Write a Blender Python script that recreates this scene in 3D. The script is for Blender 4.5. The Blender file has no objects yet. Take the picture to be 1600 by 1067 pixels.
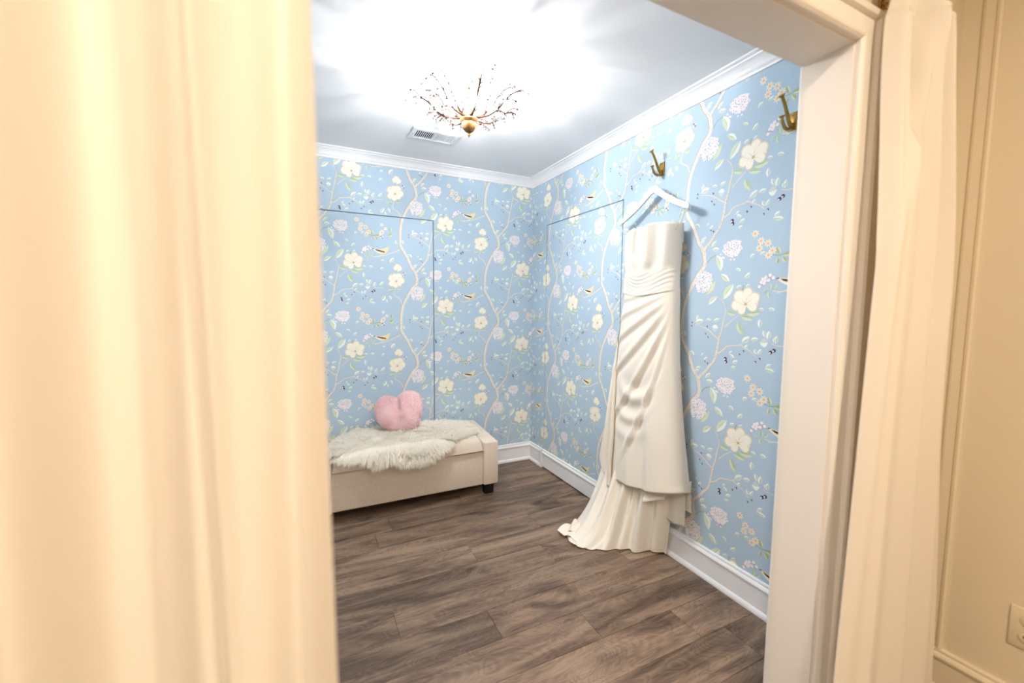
import bpy, bmesh, math, random
from mathutils import Vector, Matrix
random.seed(7)
scene = bpy.context.scene
col = scene.collection

# ---------------------------------------------------------------- camera
XR, YB, XL, HC = 1.780, 3.2455, -0.31, 2.44          # room: right wall, back wall, left wall, ceiling
YF, YI = 0.677, 0.797                                # doorway wall: outer face, inner face
XJ, XJL, ZH = 1.358, -0.22, 2.08                     # opening: right jamb, left jamb, head
XO, YO, XO2, HO = 2.003, -2.6, -2.2, 2.75            # outer room: right wall, rear wall, left wall, ceiling
FPX, PITCH, YAW, ROLL, HCAM = 655.6, 0.0813, 0.4550, 0.0087, 1.355
def setup_camera():
    cd = bpy.data.cameras.new('camera'); co = bpy.data.objects.new('camera', cd); col.objects.link(co)
    fw = Vector((math.sin(YAW)*math.cos(PITCH), math.cos(YAW)*math.cos(PITCH), -math.sin(PITCH)))
    r = Vector((math.cos(YAW), -math.sin(YAW), 0)); u = r.cross(fw)
    c, s = math.cos(ROLL), math.sin(ROLL)
    r2 = c*r + s*u; u2 = -s*r + c*u
    m = Matrix((r2, u2, -fw)).transposed().to_4x4(); m.translation = (0, 0, HCAM)
    co.matrix_world = m
    cd.sensor_width = 36; cd.lens = 36*FPX/1600; cd.clip_start = 0.02
    cd.dof.use_dof = True; cd.dof.focus_distance = 2.7; cd.dof.aperture_fstop = 1.4
    scene.camera = co
setup_camera()
# ---------------------------------------------------------------- world, exposure
w = bpy.data.worlds.new('world'); scene.world = w; w.use_nodes = True
w.node_tree.nodes['Background'].inputs[0].default_value = (0.02, 0.02, 0.02, 1)
vs = scene.view_settings
vs.view_transform = 'Standard'; vs.look = 'None'; vs.gamma = 1; vs.use_curve_mapping = False
vs.exposure = 0.80
BULB_STRENGTH = 930.0          # chandelier candle bulbs
BULB_COLOR = (0.97, 0.985, 1.0)
DOWN_STRENGTH = 400.0           # ceiling downlights of the outer room
DOWN_COLOR = (1.0, 0.845, 0.66)

# ---------------------------------------------------------------- materials
MATS = {}
def srgb(r, g, b):
    f = lambda c: (c/255/12.92) if c/255 <= 0.04045 else ((c/255+0.055)/1.055)**2.4
    return (f(r), f(g), f(b), 1)
def mat(name, color, rough=0.6, metal=0.0, noise=None, bump=None, spec=0.4, sheen=0.0, trans=0.0, emit=None, sub=0.0):
    m = bpy.data.materials.new(name); m.use_nodes = True; MATS[name] = m
    nt = m.node_tree; N = nt.nodes; b = N['Principled BSDF']
    b.inputs['Base Color'].default_value = color; b.inputs['Roughness'].default_value = rough
    b.inputs['Metallic'].default_value = metal; b.inputs['Specular IOR Level'].default_value = spec
    if sheen: b.inputs['Sheen Weight'].default_value = sheen
    if trans: b.inputs['Transmission Weight'].default_value = trans
    if sub:
        b.inputs['Subsurface Weight'].default_value = sub; b.inputs['Subsurface Radius'].default_value = (0.02, 0.015, 0.01)
    if emit:
        b.inputs['Emission Color'].default_value = emit[0]; b.inputs['Emission Strength'].default_value = emit[1]
    tc = N.new('ShaderNodeTexCoord')
    if noise:   # (scale, second colour, lo, hi, stretch)
        mp = N.new('ShaderNodeMapping'); mp.inputs['Scale'].default_value = noise[4] if len(noise) > 4 else (1, 1, 1)
        nz = N.new('ShaderNodeTexNoise'); nz.inputs['Scale'].default_value = noise[0]; nz.inputs['Detail'].default_value = 5
        rp = N.new('ShaderNodeValToRGB'); rp.color_ramp.elements[0].position = noise[2]; rp.color_ramp.elements[1].position = noise[3]
        rp.color_ramp.elements[0].color = color; rp.color_ramp.elements[1].color = noise[1]
        nt.links.new(tc.outputs['Object'], mp.inputs[0]); nt.links.new(mp.outputs[0], nz.inputs['Vector'])
        nt.links.new(nz.outputs['Fac'], rp.inputs[0]); nt.links.new(rp.outputs[0], b.inputs['Base Color'])
    if bump:    # (scale, strength, distance)
        n2 = N.new('ShaderNodeTexNoise'); n2.inputs['Scale'].default_value = bump[0]; n2.inputs['Detail'].default_value = 4
        bp = N.new('ShaderNodeBump'); bp.inputs['Strength'].default_value = bump[1]; bp.inputs['Distance'].default_value = bump[2]
        nt.links.new(tc.outputs['Object'], n2.inputs['Vector']); nt.links.new(n2.outputs['Fac'], bp.inputs['Height'])
        nt.links.new(bp.outputs[0], b.inputs['Normal'])
    return m
def cloth(name, color, translucent, rough=0.85, weave=900):
    m = bpy.data.materials.new(name); m.use_nodes = True; MATS[name] = m
    nt = m.node_tree; N = nt.nodes; b = N['Principled BSDF']; out = N['Material Output']
    b.inputs['Base Color'].default_value = color; b.inputs['Roughness'].default_value = rough
    b.inputs['Specular IOR Level'].default_value = 0.2; b.inputs['Sheen Weight'].default_value = 0.15
    tc = N.new('ShaderNodeTexCoord'); nz = N.new('ShaderNodeTexNoise'); nz.inputs['Scale'].default_value = weave
    bp = N.new('ShaderNodeBump'); bp.inputs['Strength'].default_value = 0.15; bp.inputs['Distance'].default_value = 0.0006
    nt.links.new(tc.outputs['Object'], nz.inputs['Vector']); nt.links.new(nz.outputs['Fac'], bp.inputs['Height']); nt.links.new(bp.outputs[0], b.inputs['Normal'])
    tr = N.new('ShaderNodeBsdfTranslucent'); tr.inputs[0].default_value = color
    mx = N.new('ShaderNodeMixShader'); mx.inputs[0].default_value = translucent
    nt.links.new(b.outputs[0], mx.inputs[1]); nt.links.new(tr.outputs[0], mx.inputs[2]); nt.links.new(mx.outputs[0], out.inputs[0])
    return m
WP = srgb(180, 201, 217)
mat('paper_blue', WP, 0.75, bump=(700, 0.12, 0.0004), spec=0.25)
for n, c in dict(leaf_white=(238,243,238), leaf_grey=(205,216,214), leaf_pale=(214,224,196), leaf_green=(178,203,182), leaf_deep=(146,166,118),
                 leaf_olive=(184,184,124), olive_deep=(140,134,80), bark=(230,224,216), bark_dark=(192,176,158), petal=(246,241,226), petal_shade=(231,214,184),
                 pollen=(205,165,110), peach=(240,210,184), lilac=(243,236,238), mauve=(160,126,148), berry=(70,52,92), bird_yellow=(238,222,182), bird_dark=(66,52,60)).items():
    mat('print_'+n, srgb(*c), 0.75, spec=0.25)
mat('ceiling_paint', srgb(243, 244, 246), 0.9, bump=(300, 0.05, 0.0005), spec=0.2)
mat('trim_white', srgb(238, 238, 240), 0.4, spec=0.4)
mat('trim_cream', srgb(240, 233, 224), 0.45, spec=0.35)
mat('outer_wall', srgb(226, 213, 188), 0.6, bump=(400, 0.05, 0.0005), spec=0.3)
mat('outer_ceiling', srgb(235, 230, 220), 0.9)
mat('brass', srgb(186, 152, 84), 0.32, metal=1.0, noise=(40, srgb(150, 116, 58), 0.35, 0.7))
mat('gilt', srgb(176, 132, 84), 0.5, metal=0.6, noise=(60, srgb(140, 98, 56), 0.35, 0.7))
mat('arm_bronze', srgb(38, 20, 12), 0.6, metal=0.0, spec=0.1)
mat('crystal', (1, 1, 1, 1), 0.03, trans=1.0, spec=0.6)
mat('bulb_glow', (1, 1, 1, 1), 0.4, emit=(BULB_COLOR+(1,), BULB_STRENGTH))
mat('candle_ivory', srgb(128, 92, 34), 0.6, spec=0.1)
mat('lamp_lens', (1, 1, 1, 1), 0.4, emit=(DOWN_COLOR+(1,), DOWN_STRENGTH))
mat('vent_white', srgb(236, 238, 240), 0.4)
mat('duct_shade', srgb(40, 40, 42), 0.9)
mat('hanger_white', srgb(240, 242, 245), 0.35)
mat('chrome', srgb(220, 220, 222), 0.15, metal=1.0)
mat('linen', srgb(226, 212, 196), 0.9, noise=(260, srgb(206, 190, 172), 0.35, 0.7), bump=(500, 0.3, 0.001), spec=0.15, sheen=0.2)
mat('black_wood', srgb(22, 20, 19), 0.4)
mat('plush_pink', srgb(243, 212, 214), 0.95, noise=(14, srgb(232, 184, 184), 0.45, 0.8), spec=0.1, sheen=0.4)
mat('plastic_cream', srgb(228, 214, 188), 0.35)
mat('slot_dark', srgb(70, 60, 48), 0.6)
mat('screw_steel', srgb(160, 150, 120), 0.3, metal=1.0)
cloth('curtain_cloth', srgb(250, 243, 232), 0.28)
cloth('wool', srgb(254, 249, 239), 0.35, 0.9)
cloth('gown_satin', srgb(242, 235, 223), 0.12, 0.5, 1400)
cloth('gown_sheer', srgb(246, 240, 230), 0.4, 0.5, 1400)
def wood_mat():
    m = bpy.data.materials.new('floor_oak'); m.use_nodes = True; MATS['floor_oak'] = m
    nt = m.node_tree; N = nt.nodes; L = nt.links.new; b = N['Principled BSDF']
    tc = N.new('ShaderNodeTexCoord'); oi = N.new('ShaderNodeObjectInfo')
    off = N.new('ShaderNodeVectorMath'); off.operation = 'MULTIPLY_ADD'
    cmb = N.new('ShaderNodeCombineXYZ')
    for i in range(3): L(oi.outputs['Random'], cmb.inputs[i])
    L(cmb.outputs[0], off.inputs[0]); off.inputs[1].default_value = (37, 91, 17); L(tc.outputs['Object'], off.inputs[2])
    def noise(scale, stretch, detail, dist=0.0, rough=0.55):
        mp = N.new('ShaderNodeMapping'); mp.inputs['Scale'].default_value = stretch; L(off.outputs[0], mp.inputs[0])
        nz = N.new('ShaderNodeTexNoise'); nz.inputs['Scale'].default_value = scale; nz.inputs['Detail'].default_value = detail
        nz.inputs['Distortion'].default_value = dist; nz.inputs['Roughness'].default_value = rough
        L(mp.outputs[0], nz.inputs['Vector']); return nz
    broad = noise(4.5, (0.38, 1.9, 1), 5, 0.9); fine = noise(34, (0.10, 2.6, 1), 8, 0.6, 0.75); knot = noise(5.0, (0.50, 1.5, 1), 2, 1.4)
    # ring figure: a sine of a warped broad noise gives cathedral grain
    ml = N.new('ShaderNodeMath'); ml.operation = 'MULTIPLY'; ml.inputs[1].default_value = 95; L(knot.outputs['Fac'], ml.inputs[0])
    sn = N.new('ShaderNodeMath'); sn.operation = 'SINE'; L(ml.outputs[0], sn.inputs[0])
    r1 = N.new('ShaderNodeValToRGB'); e = r1.color_ramp.elements
    e[0].position = 0.28; e[0].color = srgb(68, 54, 44); e[1].position = 0.66; e[1].color = srgb(146, 124, 104)
    e2 = e.new(0.46); e2.color = srgb(109, 89, 74)
    mixa = N.new('ShaderNodeMath'); mixa.operation = 'MULTIPLY_ADD'; mixa.inputs[1].default_value = 0.55
    sub = N.new('ShaderNodeMath'); sub.operation = 'SUBTRACT'; L(fine.outputs['Fac'], sub.inputs[0]); sub.inputs[1].default_value = 0.5
    L(sub.outputs[0], mixa.inputs[0]); L(broad.outputs['Fac'], mixa.inputs[2])
    mixb = N.new('ShaderNodeMath'); mixb.operation = 'MULTIPLY_ADD'; mixb.inputs[1].default_value = 0.040; L(sn.outputs[0], mixb.inputs[0]); L(mixa.outputs[0], mixb.inputs[2])
    L(mixb.outputs[0], r1.inputs[0])
    # dark knots
    r2 = N.new('ShaderNodeValToRGB'); r2.color_ramp.elements[0].position = 0.60; r2.color_ramp.elements[1].position = 0.76
    r2.color_ramp.elements[0].color = (1, 1, 1, 1); r2.color_ramp.elements[1].color = (0.38, 0.35, 0.33, 1)
    L(knot.outputs['Fac'], r2.inputs[0])
    mx = N.new('ShaderNodeMix'); mx.data_type = 'RGBA'; mx.blend_type = 'MULTIPLY'; mx.inputs[0].default_value = 1
    L(r1.outputs[0], mx.inputs[6]); L(r2.outputs[0], mx.inputs[7])
    hv = N.new('ShaderNodeHueSaturation'); vr = N.new('ShaderNodeMapRange'); vr.inputs[3].default_value = 0.80; vr.inputs[4].default_value = 1.14
    L(oi.outputs['Random'], vr.inputs[0]); L(vr.outputs[0], hv.inputs['Value']); L(mx.outputs[2], hv.inputs['Color'])
    L(hv.outputs[0], b.inputs['Base Color'])
    b.inputs['Roughness'].default_value = 0.42; b.inputs['Specular IOR Level'].default_value = 0.35
    bp = N.new('ShaderNodeBump'); bp.inputs['Strength'].default_value = 0.12; bp.inputs['Distance'].default_value = 0.001
    L(fine.outputs['Fac'], bp.inputs['Height']); L(bp.outputs[0], b.inputs['Normal'])
wood_mat()

# ---------------------------------------------------------------- helpers
class MB:
    """collects vertices and faces; build() links them as one mesh object"""
    def __init__(s): s.v = []; s.f = []; s.mi = []; s.mats = []
    def slot(s, m):
        if m not in s.mats: s.mats.append(m)
        return s.mats.index(m)
    def add(s, vs, fs, m=None):
        o = len(s.v); k = s.slot(m) if m else 0
        s.v += [tuple(p) for p in vs]; s.f += [tuple(i+o for i in f) for f in fs]; s.mi += [k]*len(fs)
    def box(s, a, b, m=None):
        x0, y0, z0 = a; x1, y1, z1 = b
        s.add([(x0,y0,z0),(x1,y0,z0),(x1,y1,z0),(x0,y1,z0),(x0,y0,z1),(x1,y0,z1),(x1,y1,z1),(x0,y1,z1)],
              [(0,3,2,1),(4,5,6,7),(0,1,5,4),(1,2,6,5),(2,3,7,6),(3,0,4,7)], m)
    def tube(s, pts, rad, n=8, caps=True, m=None):
        pts = [Vector(p) for p in pts]; k = len(pts); rs = rad if isinstance(rad, (list, tuple)) else [rad]*k
        vs = []; fs = []; t0 = (pts[1]-pts[0]).normalized()
        ref = Vector((0,0,1)) if abs(t0.z) < 0.9 else Vector((1,0,0))
        nrm = t0.cross(ref).normalized()
        for i, p in enumerate(pts):
            t = (pts[min(i+1,k-1)]-pts[max(i-1,0)]).normalized()
            nrm = (nrm - t*nrm.dot(t)).normalized(); bn = t.cross(nrm)
            for j in range(n):
                a = 2*math.pi*j/n; vs.append(p + (nrm*math.cos(a)+bn*math.sin(a))*rs[i])
        for i in range(k-1):
            for j in range(n): fs.append((i*n+j, i*n+(j+1)%n, (i+1)*n+(j+1)%n, (i+1)*n+j))
        if caps: fs.append(tuple(reversed(range(n)))); fs.append(tuple((k-1)*n+j for j in range(n)))
        s.add(vs, fs, m)
    def lathe(s, prof, c=(0,0,0), n=24, axis=None, m=None):
        c = Vector(c); ax = Vector(axis or (0,0,1)).normalized()
        q = Vector((0,0,1)).rotation_difference(ax)
        vs = []; fs = []
        for r, z in prof:
            for j in range(n):
                a = 2*math.pi*j/n; vs.append(c + q @ Vector((r*math.cos(a), r*math.sin(a), z)))
        for i in range(len(prof)-1):
            for j in range(n): fs.append((i*n+j, i*n+(j+1)%n, (i+1)*n+(j+1)%n, (i+1)*n+j))
        fs.append(tuple(reversed(range(n)))); fs.append(tuple((len(prof)-1)*n+j for j in range(n)))
        s.add(vs, fs, m)
    def grid(s, rows, m=None, closed=False):
        k = len(rows[0]); vs = [p for r in rows for p in r]; fs = []
        for i in range(len(rows)-1):
            for j in range(k if closed else k-1): fs.append((i*k+j, i*k+(j+1)%k, (i+1)*k+(j+1)%k, (i+1)*k+j))
        s.add(vs, fs, m)
    def strip(s, prof, p0, p1, ad, bd, m0=0, m1=0, m=None):
        """extrude profile (a along ad, b along bd) from p0 to p1; ends mitred by m*a"""
        p0, p1, ad, bd = map(Vector, (p0, p1, ad, bd)); d = (p1-p0).normalized(); n = len(prof)
        vs = [p0+ad*a+bd*b+d*(m0*a) for a, b in prof]+[p1+ad*a+bd*b+d*(m1*a) for a, b in prof]
        fs = [(i, (i+1)%n, n+(i+1)%n, n+i) for i in range(n)]+[tuple(reversed(range(n))), tuple(range(n, 2*n))]
        s.add(vs, fs, m)
    def rbox(s, a, b, r, seg=3, m=None):
        bm = bmesh.new(); bmesh.ops.create_cube(bm, size=1)
        for v in bm.verts: v.co = Vector([(a[i]+b[i])/2+(b[i]-a[i])*v.co[i] for i in range(3)])
        bmesh.ops.bevel(bm, geom=list(bm.edges), offset=r, segments=seg, profile=0.5, affect='EDGES')
        bm.verts.index_update(); s.add([v.co.copy() for v in bm.verts], [[v.index for v in f.verts] for f in bm.faces], m); bm.free()
    def build(s, name, m=None, parent=None, smooth=False, fix=True):
        off = Vector((0,0,0)); q = parent
        while q: off += q.location; q = q.parent
        me = bpy.data.meshes.new(name); me.from_pydata([tuple(Vector(p)-off) for p in s.v], [], s.f)
        names = s.mats if s.mats else [m]
        for k in names: me.materials.append(MATS[k])
        if s.mats: me.polygons.foreach_set('material_index', s.mi)
        if fix:
            bm = bmesh.new(); bm.from_mesh(me); bmesh.ops.recalc_face_normals(bm, faces=bm.faces); bm.to_mesh(me); bm.free()
        if smooth: me.polygons.foreach_set('use_smooth', [True]*len(me.polygons))
        me.update()
        o = bpy.data.objects.new(name, me); col.objects.link(o)
        if parent: o.parent = parent
        return o
def struct(o): o['kind'] = 'structure'; return o
def tag(o, label, cat, group=None):
    o['label'] = label; o['category'] = cat
    if group: o['group'] = group
    return o
def thing(name, label, cat, loc=(0,0,0), group=None):
    o = bpy.data.objects.new(name, None); col.objects.link(o); o.location = loc; o.empty_display_size = 0.1
    return tag(o, label, cat, group)
def autosmooth(o, deg=35):
    me = o.data; me.polygons.foreach_set('use_smooth', [True]*len(me.polygons))
    bm = bmesh.new(); bm.from_mesh(me); lim = math.radians(deg)
    for e in bm.edges:
        if len(e.link_faces) == 2 and e.calc_face_angle(0) > lim: e.smooth = False
    bm.to_mesh(me); bm.free(); return o
def catmull(pts, n=6):
    P = [Vector(p) for p in pts]; out = []
    for i in range(len(P)-1):
        p0 = P[max(i-1,0)]; p1 = P[i]; p2 = P[i+1]; p3 = P[min(i+2,len(P)-1)]
        for k in range(n):
            t = k/n
            out.append(0.5*((2*p1)+(p2-p0)*t+(2*p0-5*p1+4*p2-p3)*t*t+(3*p1-p0-3*p2+p3)*t**3))
    out.append(P[-1]); return out
def interp(tab, x):
    """piecewise linear table [(x, y)...], smoothed ends"""
    if x <= tab[0][0]: return tab[0][1]
    for (a, b), (c, d) in zip(tab, tab[1:]):
        if x <= c: return b+(d-b)*(x-a)/(c-a)
    return tab[-1][1]

# ================================================================ SETTING
D1 = (0.030, 0.897, 2.014)      # papered door in the back wall: x0, x1, top
D2 = (2.090, 3.004, 2.020)      # papered door in the right wall: y0, y1, top
G = 0.0065
b = MB(); b.box((XO2-0.1, YO-0.1, -0.12), (XO+0.1, YB+0.12, -0.012)); floor = struct(b.build('floor', 'floor_oak'))
# planks run along x, 0.175 m wide, 1.22 m long; butt joints as seen in the photo
PW, PL = 0.175, 1.22
joints = {1.115: 1.435, 1.29: 1.06, 1.465: 0.688, 1.64: 0.308, 1.815: 1.167, 1.99: 0.788, 2.165: 0.05, 2.515: 0.43, 2.34: 1.55, 2.69: 0.95, 0.94: 0.35, 0.765: 0.0}
def plank(x0, x1, y0, y1):
    g = 0.0006; c = 0.0012; b = MB(); cx, cy = (x0+x1)/2, (y0+y1)/2
    hx, hy = (x1-x0)/2-g, (y1-y0)/2-g
    b.add([(sx*hx, sy*hy, -0.012) for sx, sy in ((-1,-1),(1,-1),(1,1),(-1,1))]+[(sx*hx, sy*hy, -c) for sx, sy in ((-1,-1),(1,-1),(1,1),(-1,1))]
          + [(sx*(hx-c), sy*(hy-c), 0) for sx, sy in ((-1,-1),(1,-1),(1,1),(-1,1))],
          [(0,3,2,1)]+[(i, (i+1)%4, 4+(i+1)%4, 4+i) for i in range(4)]+[(4+i, 4+(i+1)%4, 8+(i+1)%4, 8+i) for i in range(4)]+[(8,9,10,11)])
    o = b.build('plank', 'floor_oak', floor); o.location = (cx, cy, 0); return o
row = 1.115-PW*6
while row < YB:
    y0, y1 = row, min(row+PW, YB)
    j = joints.get(round(row, 3), random.uniform(0, PL))
    x = j - PL*4
    xa, xb = (XL, XR) if row > YI-0.1 else (-0.9, XO)
    while x < xb:
        a, c = max(x, xa), min(x+PL, xb)
        if c-a > 0.02: plank(a, c, y0, y1)
        x += PL
    row += PW
b = MB(); b.box((XO2-0.1, YO-0.1, -0.012), (XO+0.1, 1.115-PW*6, 0)); b.build('floor_far', 'floor_oak', floor)

def wall_with_hole(name, axis, a0, a1, h0, h1, htop, c0, c1, top, m):
    b = MB()
    def bx(u0, u1, z0, z1):
        if axis == 'x': b.box((u0, c0, z0), (u1, c1, z1))
        else: b.box((c0, u0, z0), (c1, u1, z1))
    bx(a0, h0, 0, top); bx(h1, a1, 0, top); bx(h0, h1, htop, top)
    if axis == 'x': b.box((h0, c1-0.02, 0), (h1, c1, htop))
    else: b.box((c1-0.02, h0, 0), (c1, h1, htop))
    return struct(b.build(name, m))
wall_back = wall_with_hole('wall_back', 'x', XL-0.12, XR, D1[0]-G, D1[1]+G, D1[2]+0.006, YB, YB+0.12, HC, 'paper_blue')
wall_right = wall_with_hole('wall_right', 'y', YI, YB+0.12, D2[0]-G, D2[1]+G, D2[2]+0.006, XR, XR+0.12, HC, 'paper_blue')
b = MB(); b.box((XL-0.12, YI, 0), (XL, YB, HC)); wall_left = struct(b.build('wall_left', 'paper_blue'))
b = MB(); b.box((D1[0], YB, 0.010), (D1[1], YB+0.04, D1[2])); door_1 = struct(b.build('door_1', 'paper_blue'))
b = MB(); b.box((XR, D2[0], 0.012), (XR+0.04, D2[1], D2[2])); door_2 = struct(b.build('door_2', 'paper_blue'))
# doorway wall: outer half beige, inner half papered
ym = (YF+YI)/2; jt = 0.014
b = MB()
for y0, y1, m in ((YF, ym, 'outer_wall'), (ym, YI, 'paper_blue')):
    xa, xb = (XO2, XO) if m == 'outer_wall' else (XL-0.12, XR+0.12)
    tp = HO if m == 'outer_wall' else HC
    b.box((xa, y0, 0), (XJL-jt, y1, tp), m); b.box((XJ+jt, y0, 0), (xb, y1, tp), m); b.box((XJL-jt, y0, ZH+jt), (XJ+jt, y1, tp), m)
wall_front = struct(b.build('wall_front'))
b = MB(); b.box((XL-0.12, YI-0.06, HC), (XR+0.12, YB+0.12, HC+0.1)); ceiling = struct(b.build('ceiling', 'ceiling_paint'))
# outer room
b = MB(); b.box((XO, YO, 0), (XO+0.1, YF, HO)); wall_outer_right = struct(b.build('wall_outer_right', 'outer_wall'))
b = MB(); b.box((XO2-0.1, YO, 0), (XO2, YF+0.06, HO)); struct(b.build('wall_outer_left', 'outer_wall'))
b = MB(); b.box((XO2-0.1, YO-0.1, 0), (XO+0.1, YO, HO)); struct(b.build('wall_outer_rear', 'outer_wall'))
b = MB(); b.box((XO2-0.1, YO-0.1, HO), (XO+0.1, YF+0.06, HO+0.1)); struct(b.build('ceiling_outer', 'outer_ceiling'))

# jamb lining
b = MB(); b.box((XJ, YF-0.002, 0), (XJ+jt, YI+0.002, ZH+jt)); b.box((XJL-jt, YF-0.002, 0), (XJL, YI+0.002, ZH+jt)); b.box((XJL, YF-0.002, ZH), (XJ, YI+0.002, ZH+jt))
struct(b.build('trim_1', 'trim_cream'))
# casings: profile a = outwards from the opening, b = away from the wall
def casing(name, ywall, sgn):
    prof = [(0.004, 0), (0.004, 0.016), (0.010, 0.022), (0.016, 0.024), (0.060, 0.022), (0.062, 0.027), (0.066, 0.033), (0.080, 0.035), (0.085, 0.031), (0.085, 0)]
    b = MB(); od = (0, -sgn, 0); z1 = ZH
    b.strip(prof, (XJ, ywall, 0), (XJ, ywall, z1), (1,0,0), od, 0, 1)
    b.strip(prof, (XJL, ywall, 0), (XJL, ywall, z1), (-1,0,0), od, 0, 1)
    b.strip(prof, (XJL, ywall, z1), (XJ, ywall, z1), (0,0,1), od, -1, 1)
    return struct(b.build(name, 'trim_cream'))
casing('trim_2', YF, 1); casing('trim_3', YI, -1)
# crown moulding: a = off the wall, b = up
ZC = 2.371; hh = HC-ZC
CP = [(0, 0), (0.010, 0), (0.012, 0.006), (0.010, 0.013), (0.014, 0.016), (0.017, 0.020), (0.019, 0.026), (0.024, 0.034), (0.032, 0.043), (0.043, 0.050), (0.050, 0.052), (0.052, 0.057), (0.060, 0.059), (0.066, 0.062), (0.066, hh), (0, hh)]
for i, (p0, p1, ad) in enumerate((((XL,YB,ZC),(XR,YB,ZC),(0,-1,0)), ((XR,YB,ZC),(XR,YI,ZC),(-1,0,0)), ((XR,YI,ZC),(XL,YI,ZC),(0,1,0)), ((XL,YI,ZC),(XL,YB,ZC),(1,0,0)))):
    b = MB(); b.strip(CP, p0, p1, ad, (0,0,1), 1, -1); autosmooth(struct(b.build('trim_%d' % (4+i), 'trim_white')), 25)
# baseboards: tall board with cap and shoe moulding
BP = [(0, 0), (0.024, 0), (0.024, 0.010), (0.020, 0.020), (0.014, 0.026), (0.014, 0.118), (0.019, 0.121), (0.021, 0.130), (0.017, 0.138), (0.012, 0.143), (0.012, 0.152), (0.009, 0.156), (0, 0.156)]
BD = [(0, 0.012), (0.014, 0.012)]+BP[5:]                       # on the doors: no shoe, hung clear of the floor
def base(name, p0, p1, ad, m0, m1, prof=BP, parent=None, m='trim_white'):
    b = MB(); b.strip(prof, p0, p1, ad, (0,0,1), m0, m1); o = b.build(name, m, parent)
    return o if parent else struct(o)
bb = base('baseboard_back', (D1[1]+G, YB, 0), (XR, YB, 0), (0,-1,0), 0, -1)
base('baseboard_back_far', (XL, YB, 0), (D1[0]-G, YB, 0), (0,-1,0), 1, 0, parent=bb)
base('door_baseboard', (D1[0], YB, 0), (D1[1], YB, 0), (0,-1,0), 0, 0, BD, door_1)
br = base('baseboard_right', (XR, D2[0]-G, 0), (XR, YI, 0), (-1,0,0), 0, -1)
base('baseboard_corner', (XR, YB, 0), (XR, D2[1]+G+0.012, 0), (-1,0,0), 1, 0, parent=br)
b = MB(); b.box((XR-0.026, D2[1]+G, 0), (XR, D2[1]+G+0.012, 0.156)); b.build('end_block', 'trim_white', br)
base('door_baseboard', (XR, D2[1], 0), (XR, D2[0], 0), (-1,0,0), 0, 0, BD, door_2)
base('baseboard_left', (XL, YI, 0), (XL, YB, 0), (1,0,0), 1, -1)
base('baseboard_front', (XR, YI, 0), (XJ+0.09, YI, 0), (0,1,0), 1, 0)
bo = base('baseboard_outer_right', (XO, YF, 0), (XO, YO, 0), (-1,0,0), 1, -1, m='outer_wall')
base('baseboard_outer_front', (XJ+0.09, YF, 0), (XO, YF, 0), (0,-1,0), 0, -1, m='outer_wall')
# upright panel mouldings on the outer wall
MP = [(0, 0), (0.006, 0), (0.008, 0.006), (0.008, 0.030), (0.012, 0.033), (0.014, 0.040), (0.010, 0.046), (0, 0.046)]
for i, y in enumerate((0.628, -0.12)):
    b = MB(); b.strip(MP, (XO, y, 0.156), (XO, y, HO), (-1,0,0), (0,-1,0)); struct(b.build('trim_%d' % (8+i), 'outer_wall'))

# ================================================================ WALLPAPER PRINT (flat ink shapes, one half-drop repeat of 686 x 641 mm)
TW, TH = 0.6858, 0.6414
P_L=[('p',73,-22,101,-101),('p',102,-115,150,-153),('p',172,-164,120,-235),('p',88,-220,40,-259),('p',177,-95,205,-109),('w',187,-186,211,-172),('p',44,18,72,46),('w',48,6,87,5),('w',-24,44,4,55),('g',22,-211,73,-142),('w',245,-53,269,-38),('w',289,-44,314,-31),('o',377,-48,366,-17),('o',392,-54,421,-57),('o',370,-64,364,-89),('o',387,-61,403,-87),('w',224,-140,250,-116),('w',234,-181,252,-169),('g',344,-198,347,-169),('g',353,-195,371,-172),('g',331,-195,313,-212),('g',340,-203,345,-235),('w',427,-235,454,-228),('w',-21,-342,-17,-310),('w',-32,-349,18,-338),('w',32,-334,60,-337),('w',73,-337,106,-326),('W',68,-369,102,-372),('w',-101,-392,-92,-423),('w',-52,-495,-28,-517),('w',14,-516,22,-500),('w',33,-541,49,-518),('g',139,-293,190,-309),('w',169,-492,195,-505),('w',166,-490,182,-475),('w',185,-531,213,-517),('w',179,-554,203,-547),('p',-19,-584,13,-571),('w',298,-280,324,-283),('w',341,-278,371,-284),('w',421,-298,447,-281),('w',307,-361,305,-322),('w',335,-401,324,-370),('w',345,-411,351,-371),('W',349,-423,312,-426),('w',382,-426,387,-390),('w',376,-421,371,-401),('p',413,-415,445,-384),('w',226,-431,265,-402),('w',269,-417,304,-409),('w',243,-460,257,-439),('w',302,-478,288,-455),('w',306,-480,321,-453),('g',214,-313,275,-327),('g',242,-300,309,-295),('g',200,-339,232,-398),('w',344,-531,368,-514),('p',342,-541,385,-545),('w',339,-536,361,-546),('w',-231,-168,-256,-209),('w',-206,-168,-188,-199),('w',-225,-193,-219,-221),('g',-205,-105,-184,-130),('g',-166,-123,-209,-136),('g',-150,-113,-109,-118),('o',-206,-369,-169,-350),('o',-187,-337,-187,-306),('w',-126,-421,-100,-408),('w',-139,-427,-148,-395),('w',-63,-499,-44,-519),('w',-194,76,-162,114)]
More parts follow.
